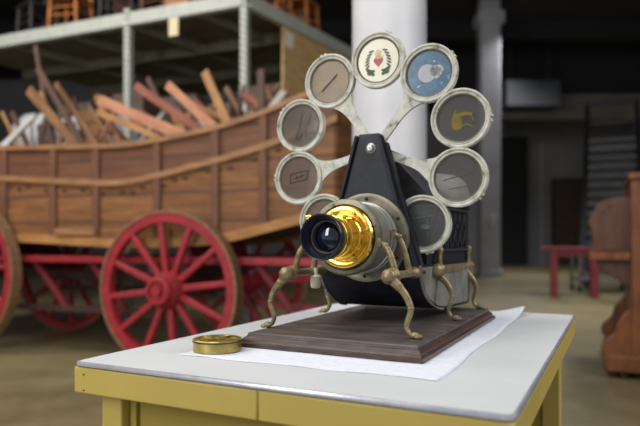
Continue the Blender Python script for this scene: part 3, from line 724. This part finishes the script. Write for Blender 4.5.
# boards standing in the wagon
def board(p1, p2, w, m, label, y1=.35, y2=.62, th=.03, group=None, name='board'):
    a = wloc(*p1, y1); c = wloc(*p2, y2)
    d_ = (a - c); k = 0
    while k < 1.2 and (a + d_ * k).z > ZB((a + d_ * k).x) + .07 and -3.3 < (a + d_ * k).x < 1.15 and SY + .08 < (a + d_ * k).y: k += .04
    a2 = a + d_ * max(0, k - .04)
    L_ = (c - a2).length; wm = w * 4.9 / F
    b = MB(); n = 5
    b.loft([[Vector((q[0] * wm / 2 * (1 - .05 * sin(i * 2)), q[1] * th / 2, L_ * i / n)) for q in ((-1, -1), (1, -1), (1, 1), (-1, 1))] for i in range(n + 1)])
    o = b.build(name, m, bevel=.004)
    z_ = (c - a2).normalized(); y_ = (Vector((0, 1, 0)) - z_ * z_.y).normalized(); x_ = y_.cross(z_)
    mw = Matrix(((x_.x, y_.x, z_.x), (x_.y, y_.y, z_.y), (x_.z, y_.z, z_.z))).to_4x4(); mw.translation = a2
    o.matrix_world = Matrix.Translation(WO) @ Matrix.Rotation(WYAW, 4, 'Z') @ mw
    return tag(o, label, 'board', group)
G = 'loose timbers standing in the wagon'
board((80, 140), (38, 68), 7, 'timber_dark', 'long dark narrow timber leaning highest at the left end of the wagon', .3, .5, group=G)
board((72, 140), (29, 90), 11, 'timber_brown', 'wide brown plank slanting at far left above the wagon side', .45, .62, group=G)
board((95, 142), (56, 84), 6, 'timber_brown', 'thin brown batten right of the wide slanted plank', .38, .7, group=G)
board((50, 130), (36, 46), 6, 'timber_dark', 'nearly upright dark post among the leftmost timbers', .7, .85, group=G)
board((186, 137), (99, 100), 11, 'timber_pink', 'pale pinkish plank lying lowest across the wagon load', .28, .4, group=G)
board((200, 130), (136, 86), 9, 'timber_red', 'reddish plank slanting behind the pale pinkish one', .45, .65, group=G)
board((214, 127), (168, 85), 9, 'timber_pink', 'narrow pink plank leaning right of the reddish one', .3, .5, group=G)
board((228, 124), (205, 72), 9, 'timber_tan', 'short yellowish post leaning left of the nearer rack upright', .4, .6, group=G)
board((262, 112), (261, 70), 8, 'timber_dark', 'upright brown post just right of the nearer rack upright', .5, .6, group=G)
board((268, 114), (284, 92), 7, 'timber_grey', 'weathered grey slat slanting at the wagon right end', .3, .4, group=G)
board((8, 142), (34, 116), 7, 'timber_grey', 'weathered grey slat at the far left of the wagon load', .3, .4, group=G)
board((140, 142), (165, 112), 5, 'timber_grey', 'weathered grey batten crossing behind the pale pinkish plank', .6, .7, group=G)
board((120, 142), (96, 96), 6, 'timber_brown', 'brown batten left of the farther rack upright', .6, .8, group=G)
board((236, 122), (180, 102), 6, 'timber_tan', 'tan batten lying low between the two rack uprights', .7, .8, group=G)
board((105, 142), (118, 108), 5, 'timber_tan', 'short tan batten tilted right beside the farther rack upright', .75, .85, group=G)

board((60, 142), (72, 108), 5, 'timber_brown', 'short brown stick tilted right in front of the wide slanted plank', .55, .6, group=G)
board((26, 142), (12, 112), 6, 'timber_dark', 'dark stick at far left tilted left behind the grey slat', .6, .7, group=G)
board((150, 138), (120, 104), 7, 'timber_red', 'reddish stick crossing just behind the pale pinkish plank', .7, .8, group=G)
board((176, 134), (148, 78), 6, 'timber_dark', 'dark stick behind the reddish plank', .8, .9, group=G)
board((244, 118), (226, 88), 6, 'timber_brown', 'brown stick just left of the nearer rack upright', .75, .85, group=G)
board((252, 116), (280, 84), 5, 'timber_brown', 'thin brown stick tilted right past the nearer rack upright', .8, .9, group=G)
board((160, 138), (98, 112), 7, 'timber_tan', 'tan plank lying flat under the pale pinkish one', .2, .26, group=G)
rg = random.Random(11)
for x, y, dx, dy, w_ in ((16, 142, -14, 30, 4), (40, 142, 9, 34, 4), (66, 142, -26, 50, 4), (84, 142, -10, 44, 4), (100, 142, 14, 30, 4), (112, 142, -22, 34, 5), (128, 141, -26, 26, 5), (146, 139, 18, 28, 4), (170, 135, -30, 24, 5), (188, 132, -8, 30, 4), (206, 128, 10, 26, 4), (222, 124, -28, 24, 5), (238, 120, 6, 34, 4), (256, 115, -14, 22, 5), (276, 108, -10, 22, 4), (282, 106, 6, 16, 4)):
    yy = .5 + .45 * rg.random()
    board((x, y), (x + dx, y - dy), w_, rg.choice(['timber_brown', 'timber_dark', 'timber_red', 'timber_tan']), 'thin stick in the tangle of loose timber filling the wagon', yy, yy + .08, th=.022, group=G)
board((270, 112), (244, 94), 7, 'timber_red', 'reddish stick lying low at the wagon right end', .62, .7, group=G)
# ------------------------------------------------------------------ storage rack behind the wagon
RC = P(245, 0, 6.5); ZBM = .95 + 241 * 6.5 / F
fd = Vector((-3.4, 1.4, 0)).normalized(); sd = Vector((1.23, 1.87, 0)).normalized(); fb = Vector((-fd.y, fd.x, 0))
if fb.y < 0: fb = -fb
RC = Vector((RC.x, RC.y, 0))
def rk(s, t, z): return RC + fd * s + sd * t + Vector((0, 0, z))
rack = thing('storage_rack', 'tall pale grey green steel storage rack behind the wagon', 'storage rack', RC)
def rb(): return MB()
def bld(b, name, m, **k):
    for i, v in enumerate(b.v): b.v[i] = v - RC
    return b.build(name, m, rack, **k)
bh = .17
b = MB(); b.bar(rk(0, 0, ZBM), rk(4.9, 0, ZBM), .06, bh); b.bar(rk(0, -.04, ZBM - .06), rk(4.9, -.04, ZBM - .06), .05, .05); bld(b, 'beam', 'rack', bevel=.01)
b = MB(); b.bar(rk(0, 0, ZBM), rk(0, 4.2, ZBM), .06, bh); b.bar(rk(-.04, 0, ZBM - .06), rk(-.04, 4.2, ZBM - .06), .05, .05); bld(b, 'beam', 'rack', bevel=.01)
b = MB(); b.bar(rk(0, 3.6, ZBM), rk(4.9, 3.6, ZBM), .06, bh); bld(b, 'beam', 'rack')
for s, t in ((0, 0), (1.57, 0), (4.7, 0), (0, 3.6), (4.7, 3.6)):
    b = MB(); w = .042
    p0 = rk(s, t, 0)
    e1, e2 = fd * w, fb * w
    b.loft([[p0 + e1 * x + e2 * y + Vector((0, 0, z)) for x, y in ((-1, -1), (1, -1), (1, 1), (-1, 1))] for z in (0, ZBM + .13)])
    po = bld(b, 'upright', 'rack_slotted', bevel=.008)
b = MB()
b.loft([[rk(.02, .03, z) if False else q + Vector((0, 0, z)) for q in (rk(.03, .03, 0), rk(4.85, .03, 0), rk(4.85, 3.6, 0), rk(.03, 3.6, 0))] for z in (ZBM + .05, ZBM + .09)]); bld(b, 'deck', 'deck')
for s in (.6, 1.57, 2.5, 3.5):
    b = MB(); b.bar(rk(s, .05, ZBM - .02), rk(s, 3.55, ZBM - .02), .06, .12); bld(b, 'joist', 'joist')
for t in (1.2, 2.4):
    b = MB(); b.bar(rk(.05, t, ZBM - .03), rk(4.8, t, ZBM - .03), .08, .13); bld(b, 'joist', 'joist')
ZS = 2.1
b = MB(); b.loft([[q + Vector((0, 0, z)) for q in (rk(.03, .07, 0), rk(4.85, .07, 0), rk(4.85, 3.5, 0), rk(.03, 3.5, 0))] for z in (ZS - .05, ZS)]); bld(b, 'lower_deck', 'deck')
b = MB(); b.bar(rk(0, 0, ZS - .06), rk(4.9, 0, ZS - .06), .05, .11); bld(b, 'lower_beam', 'rack')
for s in (.0, 4.7):
    b = MB(); b.bar(rk(s, .1, 2.2), rk(s, 3.5, 3.3), .04, .04); bld(b, 'diagonal_brace', 'joist')

# plywood panel on the rack's side
def onside(px, t0=0):
    # rack side line point seen in column px
    k = (px - CX) / F; q = RC
    t = (k * q.y - q.x) / (sd.x - k * sd.y); return t
ta, tb = onside(280), onside(352)
sn = Vector((sd.y, -sd.x, 0))
pl = MB(); a_, c_ = rk(0, ta, 0) + sn * .02, rk(0, tb, 0) + sn * .02
pl.loft([[a_ + Vector((0, 0, z)), c_ + Vector((0, 0, z)), c_ + sn * .03 + Vector((0, 0, z)), a_ + sn * .03 + Vector((0, 0, z))] for z in (ZS + .002, ZBM - .1)])
po = pl.build('plywood_sheet', 'ply', bevel=.003); tag(po, 'tan plywood sheet standing at the right end of the storage rack', 'plywood sheet')
q = rk(0, onside(286), 0) + sn * .052
b = MB(); zc = P(0, 40, q.y).z
b.loft([[q + sd * x + Vector((0, 0, zc + y)) + sn * k for x, y in ((-.09, -.08), (.06, -.1), (.08, .08), (-.06, .1))] for k in (0, .004)])
tag(b.build('paper_label', 'label'), 'small white label fixed on the tan plywood sheet', 'label')
# cream tag under the front beam
def onfront(px):
    k = (px - CX) / F; return (k * RC.y - RC.x) / (fd.x - k * fd.y)
q = rk(onfront(178), 0, 0) - fb * .075; sc_ = q.y / F
b = MB(); z_t = P(0, 18, q.y).z; z_b = P(0, 36, q.y).z
b.loft([[q + fd * x * 5.5 * sc_ + Vector((0, 0, z_b if y < 0 else z_t)) - fb * k for x, y in ((-1, -1), (1, -1), (1, 1), (-1, 1))] for k in (0, .012)])
tag(b.build('paper_tag', 'paper'), 'cream paper tag hanging from the front beam of the rack', 'tag')

# chairs on top of the rack
ZD = ZBM + .092
def chair(m, label, loc, rz, group='old chairs stored on top of the rack'):
    t = thing('wooden_chair', label, 'chair', loc, rz, group)
    b = MB(); b.box((0, 0, .44), (.42, .4, .03)); b.build('seat', m, t, bevel=.01)
    for x in (-.18, .18):
        b = MB(); b.tube([(x * 1.1, -.18, 0), (x * 1.05, -.17, .2), (x, -.16, .43)], [.016, .026, .02], 10); b.build('leg', m, t)
        b = MB(); b.tube([(x * 1.1, .2, 0), (x, .18, .44), (x * 1.02, .25, 1.0)], [.018, .024, .016], 10); b.build('leg', m, t)
        for z in (.14, .27):
            b = MB(); b.tube([(x * 1.07, -.17, z), (x * 1.05, .19, z)], .011, 8); b.build('rung', m, t)
    for z, y in ((.2, -.172), (.3, -.167), (.16, .19)):
        b = MB(); b.tube([(-.19, y, z), (.19, y, z)], .012, 8); b.build('rung', m, t)
    for z, y in ((.62, .205), (.78, .225), (.93, .243)):
        b = MB(); b.box((0, y, z), (.36, .014, .07)); b.build('back_slat', m, t, bevel=.004)
    return t
def top(px, t): s = onfront(px); return rk(s, t, ZD)
RY = math.atan2(-fd.y, -fd.x)
chair('chair_orange', 'orange wooden chair at the left of the rack top', top(48, .32), RY + .2)
chair('chair_dark', 'dark wooden chair standing at the far left of the rack top', top(12, .35), RY - .3)
chair('chair_dark', 'dark wooden chair right of the left orange chair on the rack', top(92, .4), RY + .5)
chair('chair_brown', 'brown wooden chair standing above the farther rack upright', top(136, .42), RY - .1)
chair('chair_orange', 'orange wooden chair nearest the column on the rack top', rk(.35, onside(325), ZD), RY + 1.57)
chair('chair_orange', 'orange wooden chair second from the column on the rack top', rk(.35, onside(325) - .62, ZD), RY + 1.57)
chair('chair_brown', 'brown wooden chair third from the column on the rack top', rk(.35, onside(325) - 1.3, ZD), RY + 1.5)
chair('chair_dark', 'dark wooden chair between the leftmost dark chair and the orange one', top(31, .95), RY + 1.2)
chair('chair_brown', 'brown wooden chair behind the left orange chair on the rack', top(66, 1.0), RY + .9)
chair('chair_brown', 'brown wooden chair just right of the farther upright on the rack', top(148, 1.05), RY + .1)
chair('chair_dark', 'dark wooden chair nearest the rack corner on the front side', top(186, 1.1), RY - .1)
for k in range(1, 8):
    chair(('chair_dark', 'chair_brown')[k % 3 == 1], 'wooden chair packed in the back row on the rack top', rk(.35 + .58 * k, 2.25, ZD), RY + .1 * sin(k * 2.1), 'back row chairs on the rack top')
def bundle(name, m, label, cat, c, size, rz, group=None, bands=True):
    t = thing(name, label, cat, c, rz, group)
    x, y, z = size
    b = MB(); rings = []
    for i in range(9):
        u = i / 8; k = 1 - .12 * (2 * u - 1) ** 4
        rings.append([Vector((x * (u - .5), y / 2 * cos(a) * k * (1 + .05 * sin(3 * a + i)), z / 2 + z / 2 * sin(a) * k)) for a in [2 * PI * j / 16 for j in range(16)]])
    b.loft(rings); b.build('canvas_roll', m, t, smooth=60)
    for u in (-.28, .28):
        b = MB(); b.lathe([(.5, -.015), (.515, 0), (.5, .015)], (0, 0, 0), 'x', 18, close=True)
        for i, v in enumerate(b.v): b.v[i] = Vector((v.x + u * x, v.y * y * 1.03, v.z * z * 1.03 + z / 2))
        b.build('strap', 'chair_dark', t)
    return t
def crate(m, label, c, size, rz, group=None):
    t = thing('crate', label, 'crate', c, rz, group); x, y, z = size
    for s in (-1, 1):
        for i in range(3):
            zz = z * (i + .5) / 3
            b = MB(); b.box((0, s * (y / 2 - .01), zz), (x, .02, z / 3 - .015)); b.build('slat', m, t)
            b = MB(); b.box((s * (x / 2 - .01), 0, zz), (.02, y - .04, z / 3 - .015)); b.build('slat', m, t)
        for q in (-1, 1):
            b = MB(); b.box((s * (x / 2 - .035), q * (y / 2 - .035), z / 2), (.03, .03, z)); b.build('corner_post', m, t)
    b = MB(); b.box((0, 0, .012), (x - .04, y - .04, .02)); b.build('bottom_board', m, t)
    return t
crate('grey_blue', 'slate blue crate at the back of the rack top behind the left dark chair', top(24, 1.6), (.5, .4, .6), RY)
bundle('canvas_bundle', 'grey_blue', 'slate blue canvas roll behind the chairs on the rack top', 'canvas roll', top(84, 1.6), (.7, .4, .4), RY)
crate('mauve', 'mauve crate behind the brown chair over the farther upright', top(124, 1.5), (.5, .4, .6), RY)
crate('chair_orange', 'small orange wooden crate right of the farther upright on the rack', top(160, .35), (.3, .3, .22), RY + .1)
bundle('canvas_bundle', 'grey_pale', 'pale grey canvas roll on the rack top near its right corner', 'canvas roll', top(186, .5), (.6, .24, .2), RY + .1)
bundle('canvas_bundle', 'grey_blue', 'slate blue canvas roll leftmost behind the rack top chairs', 'canvas roll', top(2, 1.5), (.6, .45, .6), RY)
# lower deck stores
def low(px, t): s = onfront(px); return rk(s, t, ZS + .003)
SG = 'stores on the lower rack deck'
bundle('canvas_bundle', 'grey_pale', 'pale grey canvas roll at the far left of the lower rack deck', 'canvas roll', low(8, .4), (.5, .42, 0.59), RY, SG)
bundle('canvas_bundle', 'grey_pale', 'pale grey canvas roll second from left on the lower rack deck', 'canvas roll', low(48, .4), (.55, .34, 0.50), RY, SG)
bundle('canvas_bundle', 'grey_blue', 'slate blue canvas roll left of the farther upright on the lower deck', 'canvas roll', low(98, .45), (.5, .32, 0.48), RY, SG)
bundle('canvas_bundle', 'grey_pale', 'pale grey canvas roll between the two uprights on the lower deck', 'canvas roll', low(186, .45), (.55, .3, 0.45), RY, SG)
bundle('canvas_bundle', 'grey_pale', 'pale grey canvas roll nearest the right upright on the lower deck', 'canvas roll', low(225, .5), (.36, .26, 0.42), RY, SG)
crate('mauve', 'mauve crate right of the farther upright on the lower deck', low(150, .6), (.5, .4, .62), RY, SG)
crate('crate', 'grey brown crate at the back of the lower deck far left', low(20, 1.0), (.6, .5, 0.77), RY, SG)
crate('crate', 'grey brown crate at the back of the lower deck by the dark posts', low(75, 1.0), (.5, .5, 0.84), RY, SG)
crate('crate', 'grey brown crate at the back right of the lower deck', low(208, 1.1), (.6, .5, 0.77), RY, SG)

crate('timber_tan', 'small tan crate in front between the two uprights on the lower deck', low(170, .25), (.26, .22, 0.34), RY, SG)
crate('crate', 'small grey brown crate left of the nearer upright on the lower deck', low(206, .3), (.3, .24, 0.42), RY, SG)
crate('mauve', 'small mauve crate beside the far left pale roll on the lower deck', low(30, .3), (.26, .24, 0.39), RY, SG)
crate('timber_brown', 'brown crate between two canvas rolls left of the farther upright', low(74, .35), (.34, .3, 0.50), RY, SG)
# ------------------------------------------------------------------ reed organ at the right
YO = 4.12
def ox(px): return P(px, 0, YO).x - P(622, 0, YO).x
def oz(py): return P(0, py, YO).z
org = thing('reed_organ', 'orange brown carved wooden reed organ cut off by the right edge', 'organ', (P(622, 0, YO).x, YO, 0), math.radians(-25))
OW = 1.15
b = MB(); b.box2((.055, .0, oz(356)), (.66, OW, oz(180))); b.build('case', 'organ', org, bevel=.008)
b = MB(); b.box2((.04, -.02, oz(180)), (.69, OW + .02, oz(173))); b.build('top_molding', 'organ', org, bevel=.008)
b = MB(); b.box2((.15, -.012, oz(335)), (.57, 0, oz(270))); b.box2((.15, -.012, oz(250)), (.57, 0, oz(195))); b.build('side_panel', 'organ_dark', org, bevel=.006)
b = MB(); b.box2((ox(591), .0, oz(261)), (.055, OW, oz(252))); b.build('key_shelf', 'organ', org, bevel=.012)
for y in (.06, OW - .1):
    cheek = [(ox(594), oz(252)), (.06, oz(252)), (.06, oz(196)), (ox(612), oz(196.5)), (ox(604), oz(199)), (ox(598), oz(205)), (ox(596), oz(212)), (ox(592), oz(217)), (ox(590.5), oz(223)), (ox(593.5), oz(228)), (ox(595), oz(236)), (ox(595.5), oz(245))]
    b = MB(); b.prism(cheek, (0, y, 0), (1, 0, 0), (0, 0, 1), (0, 1, 0), .04); ck = b.build('cheek', 'organ_dark', org, bevel=.006)
    inner = [(ox(600), oz(248)), (ox(621), oz(248)), (ox(621), oz(205)), (ox(611), oz(204)), (ox(602), oz(211)), (ox(599), oz(222))]
    b = MB()
    for i in range(len(inner)):
        p0, p1 = inner[i], inner[(i + 1) % len(inner)]; b.bar((p0[0], y - .004, p0[1]), (p1[0], y - .004, p1[1]), .012, .012)
    b.build('cheek_molding', 'organ', ck, bevel=.003)
    br = [(.06, oz(261)), (ox(599), oz(261)), (ox(600), oz(266)), (ox(605), oz(271)), (ox(612), oz(275)), (ox(618), oz(281)), (.06, oz(288))]
    b = MB(); b.prism(br, (0, y, 0), (1, 0, 0), (0, 0, 1), (0, 1, 0), .05); b.build('scroll_bracket', 'organ_dark', org, bevel=.006)
    ft = [(.08, oz(357)), (ox(605), oz(357)), (ox(603), oz(350)), (ox(605), oz(343)), (ox(611), oz(338)), (ox(616), oz(332)), (ox(618), oz(322)), (ox(625), oz(312)), (.08, oz(306))]
    b = MB(); b.prism(ft, (0, y - .05, 0), (1, 0, 0), (0, 0, 1), (0, 1, 0), .09); b.build('foot_scroll', 'organ', org, bevel=.012)
b = MB(); b.box2((ox(606), -.03, oz(372)), (.7, OW + .03, oz(355))); b.build('plinth', 'organ', org, bevel=.012)
for x in (ox(610), .5):
    for y in (.03, OW - .06):
        for dx in ((0, .075) if y < .1 else (0,)):
            rr = oz(372) / 2 + .001
            b = MB(); b.lathe([(rr * .5, -.016), (rr, -.012), (rr, .012), (rr * .5, .016)], (x + .02 + dx, y, rr), 'y', 20); b.build('caster', 'iron', org)

# ------------------------------------------------------------------ red table
YT = 10.0; xa, xb = P(545, 0, YT).x, P(597, 0, YT).x
ht = P(0, 247, YT).z
rt = thing('red_table', 'crimson painted wooden table in the far bay left of the organ', 'table', ((xa + xb) / 2, YT, 0), math.radians(-20)); w = xb - xa
b = MB(); b.box2((-w / 2 - .05, -.02, ht - .05), (w / 2 + .08, .42, ht)); b.build('table_top', 'table_red', rt, bevel=.01)
b = MB(); b.box2((-w / 2 + .1, .03, ht - .16), (w / 2, .06, ht - .05)); b.build('apron', 'table_red', rt)
for x in (-w / 2 + .17, w / 2 - .07):
    for y in (.05, .35):
        b = MB(); b.box2((x - .06, y - .05, 0), (x + .06, y + .05, ht - .05)); b.build('leg', 'table_red', rt, bevel=.008)

# ------------------------------------------------------------------ rolling ladder
YL = 12.0
ld = thing('rolling_ladder', 'tall black rolling warehouse ladder with grey treads behind the organ', 'ladder', (P(613, 0, YL).x, YL, 0), math.radians(-25))
hw = (P(638, 0, YL).x - P(589, 0, YL).x) / 2; zt = P(0, 84, YL).z
for s in (-1, 1):
    b = MB(); b.bar((s * (hw + .08), -.3, .1), (s * hw, 1.7, zt), .1, .1); b.build('side_rail', 'ladder', ld)
    b = MB(); b.bar((s * hw, 1.7, .1), (s * hw, 1.7, zt), .08, .08); b.build('rear_post', 'ladder', ld)
    b = MB(); b.bar((s * hw, -.3, .2), (s * hw, 1.7, .2), .06, .06); b.build('base_rail', 'chrome', ld)
    for y in (-.25, 1.65):
        b = MB(); b.lathe([(.05, -.03), (.1, -.025), (.1, .025), (.05, .03)], (s * hw, y, .1), 'x', 20); b.build('caster', 'iron', ld)
n = 15
for k in range(n):
    u = (k + 1) / (n + 1) * .82; z = .1 + (zt - .1) * u; y = -.3 + 2.0 * u
    b = MB(); b.box((0, y + .06, z), (2 * hw, .2, .05)); b.build('tread', 'tread', ld)
for z, hh, m in ((P(0, 85, YL).z, .12, 'ladder'), (P(0, 108, YL).z, .1, 'ladder'), (P(0, 135, YL).z, .16, 'tread'), (P(0, 146, YL).z, .12, 'ladder')):
    b = MB(); b.box((0, 1.6, z), (2 * hw, .06, hh)); b.build('guard_bar', m, ld)
# chrome trolley beside it
tr = thing('chrome_trolley', 'low chrome wheeled trolley in the far bay behind the red table', 'trolley', (P(583, 0, 11.2).x, 11.2, 0))
for x in (-.06, .9):
    for y in (0, .35):
        b = MB(); b.tube([(x, y, .06), (x, y, .7)], .03, 12); b.build('post', 'chrome', tr)
        b = MB(); b.lathe([(.03, -.02), (.06, -.018), (.06, .018), (.03, .02)], (x, y, .06), 'x', 16); b.build('caster', 'iron', tr)
for z in (.22, .66):
    b = MB(); b.box2((-.1, -.04, z), (.94, .39, z + .03)); b.build('shelf', 'chrome', tr)

# ------------------------------------------------------------------ light
def area(name, loc, size, power, col=(1, 1, 1), target=None, sy=None, spread=180):
    l = bpy.data.lights.new(name, 'AREA'); l.spread = math.radians(spread); l.energy = power; l.color = col; l.size = size
    if sy: l.shape = 'RECTANGLE'; l.size_y = sy
    o = bpy.data.objects.new(name, l); COL.objects.link(o); o.location = loc
    if target is not None:
        o.rotation_euler = (Vector(target) - Vector(loc)).to_track_quat('-Z', 'Y').to_euler()
    return o
area('fluorescent_or_fill', (-.6, .6, 3.6), 1.0, 45, (1, .99, .98), (0.0, 1.5, .8), 2.4)
area('fluorescent_or_fill', (2.7, 1.0, 3.0), .8, 66, (1, .99, .98), (.3, 1.8, .8), 2.4)
area('fluorescent_or_fill', (-2.6, -.8, 2.5), 1.0, 105, (1, .97, .93), (-2.2, 6, 2.3), 2.4)  # unseen fill light, added low in front to brighten wagon and deck underside
area('fluorescent_or_fill', (-2.6, 2.4, 5.0), .8, 80, (1, .97, .93), (-1.8, 5.2, 1.2), 2.4)
area('fluorescent_or_fill', (-5.0, 3.6, 5.2), .8, 210, (1, .97, .93), (-3.2, 6.5, 2), 2.4)
area('fluorescent_or_fill', (4.5, 7.5, 6.6), .6, 120, (1, .97, .93), (4.5, 7.6, 0), 2.4, 95)
area('fluorescent_or_fill', (5.5, 16.5, 6.6), .6, 230, (.95, .97, 1), (5.5, 16.6, 0), 2.4, 140)
wd = bpy.data.worlds.new('room_air'); SC.world = wd; wd.use_nodes = True
bg = wd.node_tree.nodes['Background']; bg.inputs[0].default_value = (.9, .94, 1, 1); bg.inputs[1].default_value = .5

# ------------------------------------------------------------------ camera
cam = bpy.data.cameras.new('camera'); co = bpy.data.objects.new('camera', cam); COL.objects.link(co)
co.location = (0, 0, H); co.rotation_euler = (PI / 2, 0, 0)
cam.sensor_width = 36; cam.lens = 36 * F / 640; cam.shift_y = (HOR - 213) / 640
cam.dof.use_dof = True; cam.dof.focus_distance = 1.2; cam.dof.aperture_fstop = 2.5; cam.clip_start = .05
SC.camera = co
SC.view_settings.view_transform = 'Standard'; SC.view_settings.look = 'None'
SC.view_settings.exposure = 0.0; SC.view_settings.gamma = 1.0; SC.view_settings.use_curve_mapping = False
